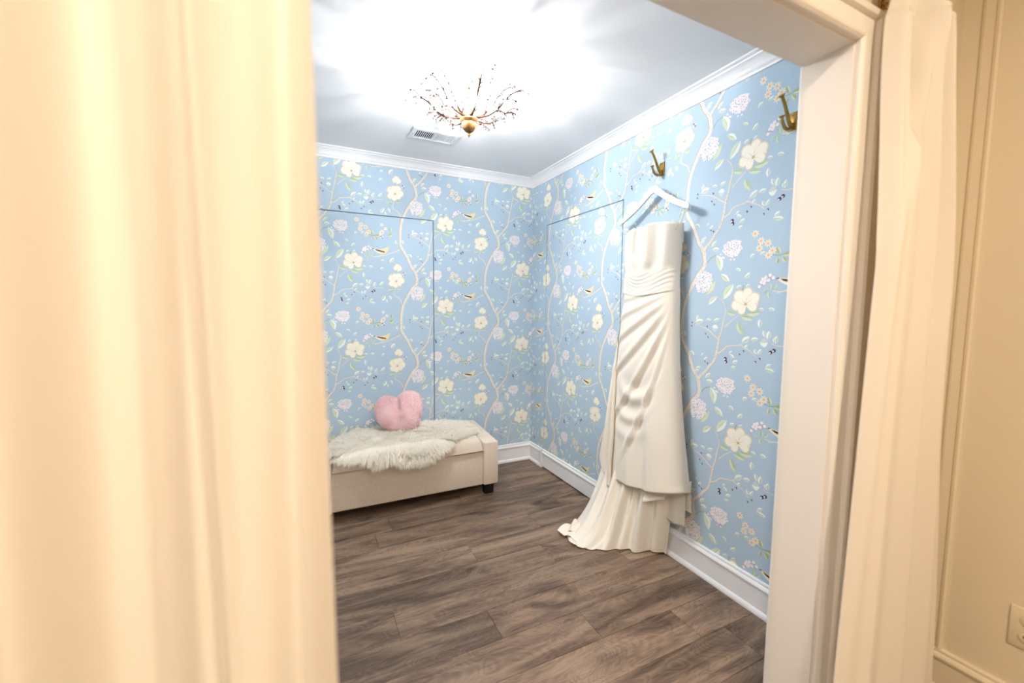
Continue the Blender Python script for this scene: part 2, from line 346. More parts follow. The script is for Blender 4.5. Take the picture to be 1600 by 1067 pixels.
P_Br=[('trunk',24,21,(0,0),(7,-48),(1,-77),(-30,-110),(-63,-166),(-89,-215),(-104,-258),(-115,-323),(-116,-387),(-113,-437),(-95,-468),(-63,-524),(-36,-587),(-12,-622),(-2,-643)),('right',19,3,(0,-645),(12,-620),(36,-598),(59,-567),(89,-528),(102,-474),(111,-418),(123,-374),(130,-331),(138,-299),(133,-265),(117,-241),(88,-220)),('twig',9,3,(104,-421),(81,-408),(52,-386),(9,-368),(-33,-359)),('twig',6,4,(140,-364),(170,-335),(202,-310)),('twig',9,4,(105,-494),(131,-479),(158,-455),(227,-445),(230,-450),(269,-468),(301,-494)),('twig',5,3,(198,-450),(230,-436),(244,-424)),('twig',4,5,(364,-425),(385,-433),(448,-435)),('twig',5,7,(356,-202),(388,-206),(417,-199),(443,-190)),('twig',10,5,(-123,-466),(-171,-487),(-233,-514),(-312,-531)),('twig',8,4,(-108,-229),(-123,-191),(-166,-161),(-159,-123),(-153,-104)),('stem',3,3,(341,-49),(378,-54),(424,-38)),('stem',4,3,(24,-56),(43,-33),(73,-22)),('stem',4,3,(215,-200),(223,-172))]
P_mag1=[(236,-257),(167,-265),(185,-202),(248,-183),(297,-217),(295,-252),(290,-277),(209,-302)]
P_mag2=[(-149,-60),(-201,-21),(-164,-4),(-117,-3),(-88,-51),(-112,-91),(-159,-109),(-203,-89)]
P_bud=[(-142,16),(-160,52),(-135,69),(-110,49)]
P_hyd=[(8,-148),(157,0)]
P_hy=[(45,53),(46,26)]
P_buds=[(97,-22),(107,-37),(114,-40),(151,-51),(169,-52),(49,-115)]
P_dais=[(293,15),(324,1),(287,-15),(345,-31),(328,-49),(437,-28),(264,50)]
P_pink=[(-248,-293),(-221,-320),(-243,-340),(-258,-362)]
P_fly=[(437,-62),(-89,-2)]
P_blos=[(295,-183),(302,-164),(315,-169),(308,-151),(321,-144),(319,-159),(334,-157),(340,-136),(354,-148)]
P_berr=[(-52,-351),(-53,-369),(39,-368),(32,-404),(47,-421),(35,-541),(50,-550),(149,-515),(152,-529),(315,-497),(297,-513),(362,-464),(376,-455),(238,-471),(219,-488)]
P_bird=[(-314,-474),(-296,-468),(-269,-472),(-232,-463),(-198,-446),(-207,-480),(-224,-502),(-257,-507),(-287,-494),(-302,-484)]
P_bstr=[(-296,-477),(-233,-494)]
def tile():
    R = random.Random(3); out = []                       # (layer, material, [(x, y)...]) in metres
    P = lambda l, m, pts: out.append((l, 'print_'+m, [(x/1000, y/1000) for x, y in pts]))
    def ribbon(pts, w0, w1, l, m, shift=0.0, k=1.0):
        pts = [Vector((p[0], p[1], 0)) for p in pts]; c = catmull(pts, 4); n = len(c); lft = []; rgt = []
        for i, p in enumerate(c):
            t = (c[min(i+1,n-1)]-c[max(i-1,0)]).normalized(); nn = Vector((-t.y, t.x, 0))
            w = (w0+(w1-w0)*i/(n-1))*k/2*(1+0.10*math.sin(i*1.7)); s = shift*(w0+(w1-w0)*i/(n-1))
            lft.append((p+nn*(w+s))[:2]); rgt.append((p-nn*(w-s))[:2])
        for i in range(n-1): P(l, m, [lft[i], lft[i+1], rgt[i+1], rgt[i]])
    def leaf(x0, y0, x1, y1, wr, l, m1, m2, vein=None):
        a = Vector((x0, y0)); d = Vector((x1, y1))-a; n = Vector((-d.y, d.x))
        bend = R.uniform(-0.10, 0.10)
        mid = [a+d*t+n*(bend*math.sin(math.pi*t)) for t in (0, 0.22, 0.5, 0.78, 1)]
        ww = (0, 0.36, 0.5, 0.34, 0)
        up = [mid[i]+n*wr*ww[i] for i in range(5)]; dn = [mid[i]-n*wr*ww[i] for i in range(5)]
        P(l, m1, [*(p[:] for p in up), *(p[:] for p in reversed(mid[1:4]))]); P(l, m2, [*(p[:] for p in mid), *(p[:] for p in reversed(dn[1:4]))])
        if vein:
            v = n.normalized()*min(1.2, d.length*0.03); P(l+1, vein, [mid[0][:], (mid[2]+v)[:], (mid[3])[:], (mid[2]-v)[:]])
    def petal(c, tip, wr, l, m, m2):
        c = Vector(c); d = Vector(tip)-c; n = Vector((-d.y, d.x)); pr = ((0,0.10),(0.25,0.30),(0.5,0.46),(0.75,0.48),(0.92,0.30),(1.0,0.0))
        f = lambda k, s: [(c+d*t*k+n*(w*wr*k*s))[:] for t, w in pr]
        P(l, m2, f(1.05, 1.08)+list(reversed(f(1.05, -1.08)))[1:]); P(l+1, m, f(0.97, 1)+list(reversed(f(0.97, -1)))[1:])
        P(l+2, m2, [(c+d*0.1+n*0.03)[:], (c+d*0.55)[:], (c+d*0.1-n*0.03)[:]])
    def disc(c, r, l, m, n=7, ry=None):
        P(l, m, [(c[0]+r*math.cos(2*math.pi*k/n), c[1]+(ry or r)*math.sin(2*math.pi*k/n)) for k in range(n)])
    def star(c, r, l, m, n=8, inner=0.45):
        ph = R.random(); P(l, m, [(c[0]+(r if k%2 else r*inner)*math.cos(math.pi*k/n+ph), c[1]+(r if k%2 else r*inner)*math.sin(math.pi*k/n+ph)) for k in range(2*n)])
    for e in P_Br:
        kind, w0, w1, pts = e[0], e[1], e[2], e[3:]
        if kind == 'stem': ribbon(pts, w0, w1, 0, 'leaf_deep'); continue
        ribbon(pts, w0, w1, 0, 'bark_dark'); ribbon(pts, w0, w1, 1, 'bark', 0.07, 0.80)
        if kind != 'twig':
            c = catmull([Vector((p[0], p[1], 0)) for p in pts], 3)
            for i in range(1, len(c)-1):
                if R.random() < 0.6: disc((c[i].x+R.uniform(-5,5), c[i].y), R.uniform(1.2, 2.6), 2, 'bark_dark', 5, R.uniform(2, 6))
    style = {'w': (0.44, 'leaf_white', 'leaf_grey', 'leaf_deep'), 'W': (0.8, 'leaf_white', 'leaf_grey', 'leaf_pale'), 'p': (0.33, 'leaf_white', 'leaf_pale', 'leaf_deep'),
             'g': (0.36, 'leaf_green', 'leaf_pale', 'leaf_deep'), 'o': (0.42, 'leaf_olive', 'leaf_pale', 'olive_deep')}
    for k, x0, y0, x1, y1 in P_L:
        wr, m1, m2, vn = style[k]; leaf(x0, y0, x1, y1, wr*1.38, 3, m1, m2, vn)
    for mg, wr in ((P_mag1, 0.62), (P_mag2, 0.74)):
        c = mg[0]
        for i, t in enumerate(mg[1:]): petal(c, t, wr*R.uniform(0.9, 1.15), 4+(i%2), 'petal', 'petal_shade')
        star(c, 11, 7, 'pollen', 7, 0.4); disc(c, 4, 8, 'leaf_olive')
    for t in P_bud[1:]: petal(P_bud[0], t, 0.75, 4, 'petal', 'petal_shade')
    leaf(P_bud[0][0]-7, P_bud[0][1]-9, P_bud[0][0]-1, P_bud[0][1]+12, 0.32, 7, 'leaf_pale', 'leaf_deep')
    for (cx, cy), (rx, ry) in zip(P_hyd, P_hy):
        spots = []; ry = max(ry, 33)
        for _ in range(400):
            a = R.uniform(0, 6.283); q = math.sqrt(R.random()); x = cx+rx*q*math.cos(a); y = cy+ry*q*math.sin(a)
            if all((x-u)**2+(y-v)**2 > 14**2 for u, v in spots): spots.append((x, y))
        for x, y in spots:
            a0 = R.uniform(0, 6.28)
            for k in range(4):
                a = a0+k*math.pi/2; c = (x+6.4*math.cos(a), y+6.4*math.sin(a)); disc(c, 6.2, 4, 'lilac', 6); 
            if R.random() < 0.62: disc((x+1.2*math.cos(a0), y+1.5*math.sin(a0)), 2.5, 6, 'mauve', 5)
            a = a0+0.785; ribbon([(x+5*math.cos(a), y+5*math.sin(a)), (x+8*math.cos(a), y+8*math.sin(a)), (x+11*math.cos(a+0.3), y+11*math.sin(a+0.3))], 1.5, 0.8, 5, 'mauve')
    for c in P_buds: disc(c, 5.5, 4, 'lilac', 7)
    for c in P_dais: star(c, 20, 4, 'petal', 8, 0.5); star(c, 12, 5, 'peach', 8, 0.6); disc(c, 3, 6, 'pollen', 5)
    for c in P_pink: star(c, 14, 4, 'lilac', 6, 0.6); disc(c, 5, 5, 'peach', 6)
    for c in P_fly:
        for k in range(4): disc((c[0]+8*math.cos(k*1.57+0.6), c[1]+7*math.sin(k*1.57+0.6)), 5.5, 4, 'mauve' if k%2 else 'lilac', 6)
    for c in P_blos: disc(c, 9, 4, 'mauve', 8); disc((c[0]+0.8, c[1]+0.8), 8.2, 5, 'lilac', 8)
    for i, c in enumerate(P_berr):
        r = 8.5 if i in (7, 8, 11, 12) else 5.0
        disc(c, r, 5, 'berry', 8); disc((c[0]-r*0.35, c[1]-r*0.3), r*0.5, 6, 'lilac', 6)
    P(5, 'bird_yellow', P_bird)
    bx, by = P_bird[0]
    P(6, 'petal', [P_bird[0], P_bird[9], P_bird[8], P_bird[7], (bx+45, by-18)])
    (x0, y0), (x1, y1) = P_bstr
    P(7, 'bird_dark', [(x0-4, y0+5), (x0+30, y0-1), (x1, y1+9), (x1+6, y1), (x0+34, y0-12), (x0+8, y0-5)])
    disc((bx+10, by+2), 5, 6, 'lilac'); P(7, 'bird_dark', [(bx-8, by), (bx+4, by+6), (bx+14, by+5), (bx+4, by+1)])
    return out
TILE = tile()
EPS = 0.00016
def papered(s_max, v_max, s_fork, v_fork, to3d, base_obj, door=None, door_obj=None, v_min=0.150):
    """tile the print over a wall (s along the wall, v up), cut at its edges and at the door gap"""
    bm = bmesh.new(); mats = []
    k0 = math.floor((0-s_fork)/TW)-1; k1 = math.ceil((s_max-s_fork)/TW)+1
    for k in range(k0, k1+1):
        for n in range(-3, 5):
            ox = s_fork+k*TW; oy = v_fork+n*TH+(TH/2 if k % 2 else 0)
            if ox < -0.5 or ox > s_max+0.5 or oy < -0.2 or oy > v_max+0.75: continue
            for i_p, (l, m, pts) in enumerate(TILE):
                q = [(x+ox, y+oy) for x, y in pts]
                if max(p[0] for p in q) < 0 or min(p[0] for p in q) > s_max or max(p[1] for p in q) < v_min or min(p[1] for p in q) > v_max: continue
                if m not in mats: mats.append(m)
                try: f = bm.faces.new([bm.verts.new((x, y, (l+1)*EPS+(i_p % 300)*5e-7)) for x, y in q])
                except ValueError: continue
                f.material_index = mats.index(m)
    def cut(axis, val, keep=0):
        co = (val, 0, 0) if axis == 0 else (0, val, 0); no = (1, 0, 0) if axis == 0 else (0, 1, 0)
        bmesh.ops.bisect_plane(bm, geom=bm.verts[:]+bm.edges[:]+bm.faces[:], plane_co=co, plane_no=no, clear_inner=keep > 0, clear_outer=keep < 0)
    cut(0, 0.0, 1); cut(0, s_max, -1); cut(1, v_min, 1); cut(1, v_max, -1)
    faces_d = []
    if door:
        a, c, t = door
        for axis, val in ((0, a-G), (0, a), (0, c), (0, c+G), (1, t), (1, t+0.006)): cut(axis, val)
        dead = []
        for f in bm.faces:
            m = f.calc_center_median()
            if a-G < m.x < c+G and m.y < t+0.006:
                if a < m.x < c and m.y < t: faces_d.append(f)
                else: dead.append(f)
        bmesh.ops.delete(bm, geom=dead, context='FACES')
    def emit(keep, parent):
        b2 = bm.copy(); b2.faces.ensure_lookup_table()
        if keep is not None: bmesh.ops.delete(b2, geom=[f for f in b2.faces if (f.index in inside) != keep], context='FACES')
        for v in b2.verts: v.co = to3d(v.co.x, v.co.y, v.co.z)
        me = bpy.data.meshes.new('wallpaper_print'); b2.to_mesh(me); b2.free()
        for m in mats: me.materials.append(MATS[m])
        o = bpy.data.objects.new('wallpaper_print', me); col.objects.link(o); o.parent = parent; o['kind'] = 'stuff'
    bm.faces.index_update()
    if door:
        inside = {f.index for f in bm.faces if door[0] < f.calc_center_median().x < door[1] and f.calc_center_median().y < door[2]}
        emit(False, base_obj); emit(True, door_obj)
    else: emit(None, base_obj)
    bm.free()
papered(XR-XL, ZC+0.003, 0.762-XL, 0.961, lambda s, v, e: (XL+s, YB-e, v), wall_back, (D1[0]-XL, D1[1]-XL, D1[2]), door_1)
papered(YB-YI, ZC+0.003, 1.765, 0.353, lambda s, v, e: (XR-e, YB-s, v), wall_right, (YB-D2[1], YB-D2[0], D2[2]), door_2)
papered(YB-YI, ZC+0.003, 0.5, 0.4, lambda s, v, e: (XL+e, YI+s, v), wall_left)

# ================================================================ DOWNLIGHTS of the outer room
for i, (x, y, lb) in enumerate(((-0.55, -0.45, 'round recessed ceiling downlight above the curtain side of the outer room'), (0.75, -0.55, 'round recessed ceiling downlight beside the panelled outer wall'),
                                (0.1, -1.7, 'round recessed ceiling downlight at the rear of the outer room'))):
    t = thing('recessed_downlight', lb, 'light', (x, y, HO), 'recessed downlights in the outer room ceiling')
    b = MB(); b.lathe([(0.085, 0), (0.085, -0.004), (0.078, -0.008), (0.068, -0.006), (0.066, 0)], (x, y, HO), 32); b.build('trim_ring', 'trim_white', t, True)
    b = MB(); b.lathe([(0.066, -0.002), (0.066, -0.005), (0.03, -0.006), (0.001, -0.006)], (x, y, HO), 32); b.build('lens', 'lamp_lens', t, True)

# ================================================================ CHANDELIER
CX, CY, ZT = 0.736, 2.000, 2.176
def chandelier():
    t = thing('chandelier', 'lit gilt flush chandelier with branching crystal arms on the ceiling', 'chandelier', (CX, CY, HC))
    c = lambda r, z: (r, z)
    b = MB(); b.lathe([(0.062, HC), (0.064, HC-0.006), (0.058, HC-0.014), (0.040, HC-0.022), (0.012, HC-0.028)], (CX, CY, 0), 32); b.build('canopy', 'gilt', t, True)
    b = MB(); b.lathe([(0.009, HC-0.02), (0.009, 2.30), (0.014, 2.295), (0.014, 2.28), (0.009, 2.275), (0.009, 2.25)], (CX, CY, 0), 16); b.build('stem', 'gilt', t, True)
    b = MB(); b.lathe([(0.010, 2.262), (0.044, 2.262), (0.047, 2.259), (0.046, 2.254), (0.036, 2.247), (0.034, 2.243), (0.036, 2.240), (0.035, 2.232), (0.029, 2.218), (0.018, 2.206), (0.008, 2.202)], (CX, CY, 0), 40)
    bowl = b.build('bowl', 'gilt', t, True)
    b = MB(); b.lathe([(0.006, 2.204), (0.009, 2.199), (0.006, 2.195), (0.008, 2.191), (0.006, 2.186), (0.002, 2.180), (0.0008, ZT)], (CX, CY, 0), 16); b.build('finial', 'gilt', bowl, True)
    # one arm in the local x-z plane, copied round
    def crystal(p, d, s, par, kind):
        b = MB(); p = Vector(p); d = Vector(d).normalized(); q = Vector((0,0,1)).rotation_difference(d); n = 6
        if kind == 'drop': prof = [(0.0006, 0), (0.0035, 0.004), (0.0085, 0.014), (0.0075, 0.021), (0.0008, 0.027)]
        else: prof = [(0.0006, -0.005), (0.0045, -0.0015), (0.0045, 0.0015), (0.0006, 0.005)]
        vs = []; fs = []
        for r, z in prof:
            for j in range(n):
                a = 2*math.pi*j/n; vs.append(p+q @ Vector((r*s*math.cos(a), r*s*(0.55 if kind == 'drop' else 1)*math.sin(a), z*s)))
        for i in range(len(prof)-1):
            for j in range(n): fs.append((i*n+j, i*n+(j+1)%n, (i+1)*n+(j+1)%n, (i+1)*n+j))
        fs += [tuple(reversed(range(n))), tuple((len(prof)-1)*n+j for j in range(n))]
        b.add(vs, fs); o = b.build('crystal', 'crystal', par); return o
    def arm(kind):
        R = random.Random(kind)
        if kind == 0: path = [(0.036,0,2.268), (0.055,0,2.266), (0.10,0,2.268), (0.15,0,2.290), (0.195,0,2.332), (0.235,0,2.352), (0.268,0,2.350)]
        else: path = [(0.030,0,2.268), (0.050,0,2.272), (0.085,0,2.292), (0.120,0,2.335), (0.150,0,2.375), (0.185,0,2.402), (0.215,0,2.405)]
        cur = catmull(path, 6); b = MB(); n = len(cur)
        b.tube(cur, [0.0052-0.0022*i/(n-1) for i in range(n)], 6)
        b.lathe([(0.001, -0.008), (0.006, -0.003), (0.007, 0.003), (0.003, 0.010)], cur[2], 10, cur[3]-cur[1])
        ends = []
        for k, side in ((6, 1), (10, -1), (14, 1), (18, -1), (22, 1), (26, -1), (30, 1)):
            p = Vector(cur[k]); L = 0.050-0.02*(k/n)
            tw = catmull([p, p+Vector((0.35*L, side*0.40*L, 0.38*L)), p+Vector((0.75*L, side*0.85*L, 0.55*L)), p+Vector((1.1*L, side*1.15*L, 0.40*L))], 4)
            b.tube(tw, [0.0027]*len(tw), 5); b.lathe([(0.0006, -0.004), (0.0056, -0.001), (0.0048, 0.004), (0.0014, 0.008)], tw[-1], 8, tw[-1]-tw[-2])
            ends.append((tw[-1], tw[-1]-tw[-3]))
        ends.append((cur[-1], cur[-1]-cur[-3]))
        o = b.build('arm', 'arm_bronze', None, True, )
        return o, ends
    for kind, count, ph in ((0, 7, 0.10), (1, 6, 0.52)):
        a0, ends = arm(kind)
        cr = []
        for k, (p, d) in enumerate(ends):
            cr.append(crystal(p+Vector(d).normalized()*0.004, Vector(d).normalized()+Vector((0,0,-0.35)), 1.35, None, 'drop'))
            if k % 2: cr.append(crystal(p+Vector((0,0,-0.008)), (0,0,-1), 1.2, None, 'bead'))
        for i in range(count):
            o = a0 if i == 0 else a0.copy()
            if i: col.objects.link(o)
            o.parent = t; o.location = (0, 0, -HC); o.rotation_euler = (0, 0, ph+i*2*math.pi/count)
            for q in cr:
                c2 = q if i == 0 else q.copy()
                if i: col.objects.link(c2)
                c2.parent = o
    for i in range(5):
        a = 0.9+i*2*math.pi/5; d = Vector((math.cos(a)*0.84, math.sin(a)*0.84, 0.40)).normalized(); p = Vector((CX, CY, 2.266))+Vector((math.cos(a), math.sin(a), 0))*0.022
        b = MB(); b.lathe([(0.006, 0), (0.011, 0.006), (0.0125, 0.012), (0.0095, 0.016), (0.0095, 0.058), (0.008, 0.060)], p, 14, d); s = b.build('candle_sleeve', 'candle_ivory', t, True)
        b = MB(); b.lathe([(0.006, 0.060), (0.010, 0.068), (0.0135, 0.080), (0.0125, 0.092), (0.008, 0.106), (0.003, 0.116), (0.0006, 0.119)], p, 14, d); b.build('bulb', 'bulb_glow', s, True)
chandelier()

# ================================================================ CEILING VENT
t = thing('ceiling_vent', 'white slatted air vent set in the ceiling beside the chandelier', 'vent', (0.765, 2.705, HC))
b = MB(); x0, x1, y0, y1 = 0.612, 0.912, 2.625, 2.795; FP = [(0, 0), (0, -0.003), (0.004, -0.009), (0.028, -0.010), (0.032, -0.006), (0.032, 0)]
for p0, p1, ad in (((x0,y0,HC),(x1,y0,HC),(0,1,0)), ((x1,y0,HC),(x1,y1,HC),(-1,0,0)), ((x1,y1,HC),(x0,y1,HC),(0,-1,0)), ((x0,y1,HC),(x0,y0,HC),(1,0,0))):
    b.strip(FP, p0, p1, ad, (0,0,1), 1, -1)
b.box(((x0+x1)/2-0.006, y0+0.03, HC-0.009), ((x0+x1)/2+0.006, y1-0.03, HC-0.001)); b.build('frame', 'vent_white', t)
b = MB(); b.box((x0+0.03, y0+0.03, HC-0.0015), (x1-0.03, y1-0.03, HC-0.0005)); b.build('duct_shade_plate', 'duct_shade', t)  # flat dark plate under the ceiling; its colour stands in for duct shade
for i in range(19):
    if i == 9: continue
    xx = x0+0.0415+i*0.01205; s = 1 if i < 9 else -1; w2 = 0.0025; b = MB()
    b.add([(xx-w2-0.002*s, y0+0.031, HC-0.0090), (xx+w2-0.002*s, y0+0.031, HC-0.0090), (xx+w2-0.002*s, y1-0.031, HC-0.0090), (xx-w2-0.002*s, y1-0.031, HC-0.0090),
           (xx-w2+0.002*s, y0+0.031, HC-0.0020), (xx+w2*0.2+0.002*s, y0+0.031, HC-0.0020), (xx+w2*0.2+0.002*s, y1-0.031, HC-0.0020), (xx-w2+0.002*s, y1-0.031, HC-0.0020)],
          [(0,1,2,3),(7,6,5,4),(0,4,5,1),(1,5,6,2),(2,6,7,3),(3,7,4,0)]); b.build('slat', 'vent_white', t)
for xx in (x0+0.014, x1-0.014):
    b = MB(); b.lathe([(0.004, 0), (0.0035, -0.0012), (0.001, -0.0018)], (xx, (y0+y1)/2, HC-0.010), 10); b.build('screw', 'chrome', t, True)

# ================================================================ COAT HOOKS
def coat_hook(y, zc, label):
    t = thing('coat_hook', label, 'hook', (XR, y, zc), 'brass double hooks along the papered wall')
    b = MB(); b.rbox((XR-0.006, y-0.017, zc-0.036), (XR-0.0012, y+0.017, zc+0.036), 0.002, 2); b.build('plate', 'brass', t, True)
    up = catmull([(XR-0.004, y, zc-0.020), (XR-0.024, y, zc-0.012), (XR-0.042, y, zc+0.020), (XR-0.066, y, zc+0.062), (XR-0.082, y, zc+0.082)], 6)
    b = MB(); n = len(up); b.tube(up, [0.0085-0.0030*i/(n-1) for i in range(n)], 10)
    b.lathe([(0.003, -0.006), (0.010, -0.001), (0.0125, 0.002), (0.0115, 0.005), (0.001, 0.006)], up[-1], 16, up[-1]-up[-3]); b.build('upper_prong', 'brass', t, True)
    lo = catmull([(XR-0.004, y, zc-0.010), (XR-0.022, y, zc-0.032), (XR-0.048, y, zc-0.034), (XR-0.066, y, zc-0.018), (XR-0.074, y, zc+0.004)], 6)
    b = MB(); n = len(lo); b.tube(lo, [0.0078-0.0025*i/(n-1) for i in range(n)], 10)
    b.lathe([(0.003, -0.006), (0.009, -0.001), (0.0115, 0.002), (0.0105, 0.005), (0.001, 0.006)], lo[-1], 16, lo[-1]-lo[-3]); b.build('lower_prong', 'brass', t, True)
    for dz in (0.026, -0.028):
        b = MB(); b.lathe([(0.0045, 0), (0.0040, 0.0014), (0.001, 0.0022)], (XR-0.006, y+0.008 if dz < 0 else y, zc+dz), 10, (-1,0,0)); b.build('screw', 'screw_steel', t, True)
HY, HZ = 1.775, 2.118
coat_hook(HY, HZ, 'brass double wall hook above the white hanger and bridal gown')
coat_hook(1.082, 2.108, 'bare brass double wall hook beside the doorway frame')

# ================================================================ HANGER
HX = 1.722
def hanger():
    t = thing('clothes_hanger', 'white wooden clothes hanger hung on the brass hook', 'hanger', (HX, HY, 2.02))
    k = lambda dy, z: (dy, z)
    top = [(-0.258, 1.852), (-0.262, 1.866), (-0.252, 1.880), (-0.225, 1.889), (-0.16, 1.922), (-0.09, 1.964), (-0.055, 1.992), (-0.030, 2.016), (0, 2.024), (0.030, 2.016), (0.055, 1.992), (0.09, 1.964), (0.16, 1.922), (0.225, 1.889), (0.252, 1.880), (0.262, 1.866), (0.258, 1.852)]
    bot = [(-0.235, 1.852), (-0.215, 1.860), (-0.19, 1.873), (-0.14, 1.898), (-0.08, 1.934), (-0.045, 1.957), (-0.02, 1.974), (-0.008, 1.980), (0, 1.982), (0.008, 1.980), (0.02, 1.974), (0.045, 1.957), (0.08, 1.934), (0.14, 1.898), (0.19, 1.873), (0.215, 1.860), (0.235, 1.852)]
    b = MB(); n = len(top)
    bow = lambda dy: -0.030*(abs(dy)/0.26)**2*0.6
    for sx in (-1, 1):
        pass
    rows = []
    for i in range(n):
        (a, za), (c, zc) = top[i], bot[i]; h = 0.0065
        rows.append([(HX+bow(a)-h, HY+a, za-0.003), (HX+bow(a)-h*0.5, HY+a, za), (HX+bow(a)+h*0.5, HY+a, za), (HX+bow(a)+h, HY+a, za-0.003),
                     (HX+bow(c)+h, HY+c, zc+0.003), (HX+bow(c)+h*0.5, HY+c, zc), (HX+bow(c)-h*0.5, HY+c, zc), (HX+bow(c)-h, HY+c, zc+0.003)])
    b.grid(rows, closed=True); b.add(rows[0], [tuple(range(8))]); b.add(rows[-1], [tuple(reversed(range(8)))])
    autosmooth(b.build('shoulder_bar', 'hanger_white', t), 40)
    hk = catmull([(HX, HY, 2.018), (HX, HY, 2.040), (HX+0.012, HY, 2.058), (HX+0.026, HY, 2.074), (HX+0.022, HY, 2.094), (HX+0.002, HY, 2.103), (HX-0.016, HY, 2.092), (HX-0.020, HY, 2.080)], 6)
    b = MB(); b.tube(hk, 0.0021, 8); b.build('hook', 'chrome', t, True)
hanger()

# ================================================================ GOWN
def gown():
    t = thing('wedding_gown', 'strapless ivory bridal gown hanging on the white hanger with its train on the floor', 'dress', (1.66, 1.77, 0.0))
    sm = lambda a: a*a*(3-2*a)
    # silhouette on the wall side: left (far) and right (near) edge y against height
    YL = [(0.10, 2.10), (0.45, 2.115), (0.62, 2.075), (0.88, 2.030), (1.10, 2.005), (1.25, 1.990), (1.40, 1.972), (1.55, 1.965), (1.66, 1.968), (1.74, 1.965), (1.80, 1.955)]
    YR = [(0.10, 1.43), (0.42, 1.462), (0.58, 1.492), (0.75, 1.520), (0.93, 1.545), (1.10, 1.562), (1.30, 1.574), (1.45, 1.580), (1.55, 1.583), (1.66, 1.578), (1.74, 1.578), (1.80, 1.580)]
    DP = [(0.10, 0.150), (0.42, 0.135), (0.80, 0.115), (1.10, 0.105), (1.35, 0.100), (1.50, 0.085), (1.60, 0.085), (1.72, 0.092), (1.80, 0.085)]
    BACKX = 1.762
    def section(z, n, relief, back=True):
        yl, yr, d = interp(YL, z), interp(YR, z), interp(DP, z); row = []
        for i in range(n+1):
            u = i/n; a = math.pi*u; y = yl+(yr-yl)*(0.5-0.5*math.cos(a)); s = (0.5-0.5*math.cos(a))
            x = 1.738-d*math.sin(a)**0.75
            row.append((x-relief(s, z)*math.sin(a)**0.4, y, z))
        if back:
            m = n//2
            for i in range(1, m):
                u = i/m; row.append((BACKX-0.024*abs(2*u-1)**3, yr+(yl-yr)*u, z))
        return row
    g = lambda d, w: math.exp(-(d/w)**2)
    # --- bodice: four soft vertical pleats either side of a slit
    def r_bod(s, z):
        k = sm(max(0, min(1, (z-1.555)/0.06)))
        r = 0.014*math.cos((s-0.33)*2*math.pi*3.6)*k + 0.012*g(s-0.50, 0.09)*k - 0.040*g(s-0.35, 0.022)*max(0, min(1, (z-1.62)/0.05))*g(z-1.71, 0.09)
        return r + 0.010*g(s-0.68, 0.11)*k
    def top_z(s): return 1.800 - 0.006*math.cos(s*6.28*2) - 0.030*sm(max(0, min(1, (0.16-s)/0.16))) - 0.010*g(s-0.34, 0.03)
    b = MB(); rows = []; N = 72
    for j in range(25):
        row = []
        base_row = section(1.53, N, lambda s, z: 0)
        v = j/24
        for i in range(N+1):
            s0 = 0.5-0.5*math.cos(math.pi*i/N); z = 1.53+(top_z(s0)-1.53)*v
            row.append(section(z, N, r_bod, False)[i])
        yl, yr = row[0][1], row[-1][1]; m = N//2
        for i in range(1, m):
            u = i/m; row.append((BACKX-0.024*abs(2*u-1)**3, yr+(yl-yr)*u, row[-1][2] if False else 1.53+(1.775-1.53)*v))
        rows.append(row)
    lip = [tuple(Vector(p)+Vector((0.010*(1 if i <= N else -0.6), 0, -0.004))) for i, p in enumerate(rows[-1])]
    low = [tuple(Vector(p)+Vector((0.012*(1 if i <= N else -0.6), 0, -0.10))) for i, p in enumerate(rows[-1])]
    b.grid(rows+[lip, low], closed=True); b.build('bodice', 'gown_satin', t, True)
    # --- gathered waist band of overlapping tucks
    b = MB(); rows = []
    def r_band(s, z):
        q = (z-1.452)/0.118; sl = z+0.030*math.sin(math.pi*s)**1.5
        w = (sl-1.452)/0.118*math.pi*(6.0+0.8*math.sin(s*5)); return 0.005+0.0030*abs(math.sin(w))**0.9*(0.7+0.3*math.sin(s*17))+0.0012*math.sin(w*1.7+s*9)
    for j in range(49):
        v = j/48; row = section(1.452+0.118*v, N, r_band)
        row = [(x-0.002, y, z-0.026*math.sin(math.pi*min(1, max(0, (y-1.583)/0.385)))) if i <= N else (x, y, z) for i, (x, y, z) in enumerate(row)]
        rows.append(row)
    b.grid(rows, closed=True); b.build('waist_band', 'gown_satin', t, True)
    # --- skirt front with swags from the near hip
    def r_skirt(s, z):
        r = 0.0; q = max(0, (0.97-s)/0.97)
        # swags leaving the near hip, dropping to the far side; each a crisp ridge with a hollow beneath
        for z0, dz, amp, wd, reach in ((1.475, 0.10, 0.006, 0.014, 1.3), (1.455, 0.20, 0.008, 0.018, 1.3), (1.430, 0.32, 0.011, 0.022, 1.2), (1.40, 0.47, 0.013, 0.026, 1.05), (1.36, 0.66, 0.015, 0.030, 0.85), (1.30, 0.84, 0.015, 0.032, 0.62)):
            zz = z0-dz*min(1.25, q/reach)**0.80
            e = min(1, q*6)*max(0, min(1, (reach-q)*6))*min(1, max(0, 1-(q-0.9)*6))
            r += amp*e*(g(z-zz, wd)-0.8*g(z-zz+wd*1.5, wd*0.9))
        k = sm(max(0, min(1, (1.05-z)/0.45)))
        r += k*(0.014*g(s-0.80, 0.16)+0.012*g(s-0.52, 0.07)*sm(max(0, min(1, (0.72-z)/0.25)))-0.016*g(s-0.66, 0.05)*sm(max(0, min(1, (0.85-z)/0.3))))
        # cowl pockets on the thigh
        for sc, zc, am in ((0.56, 0.86, 0.013), (0.52, 0.735, 0.013), (0.50, 0.640, 0.008)):
            arc = zc+0.9*(s-sc)**2+0.10*(s-sc)
            r += am*g(s-sc, 0.24)*(g(z-arc, 0.034)-0.8*g(z-arc-0.060, 0.036))
        return r
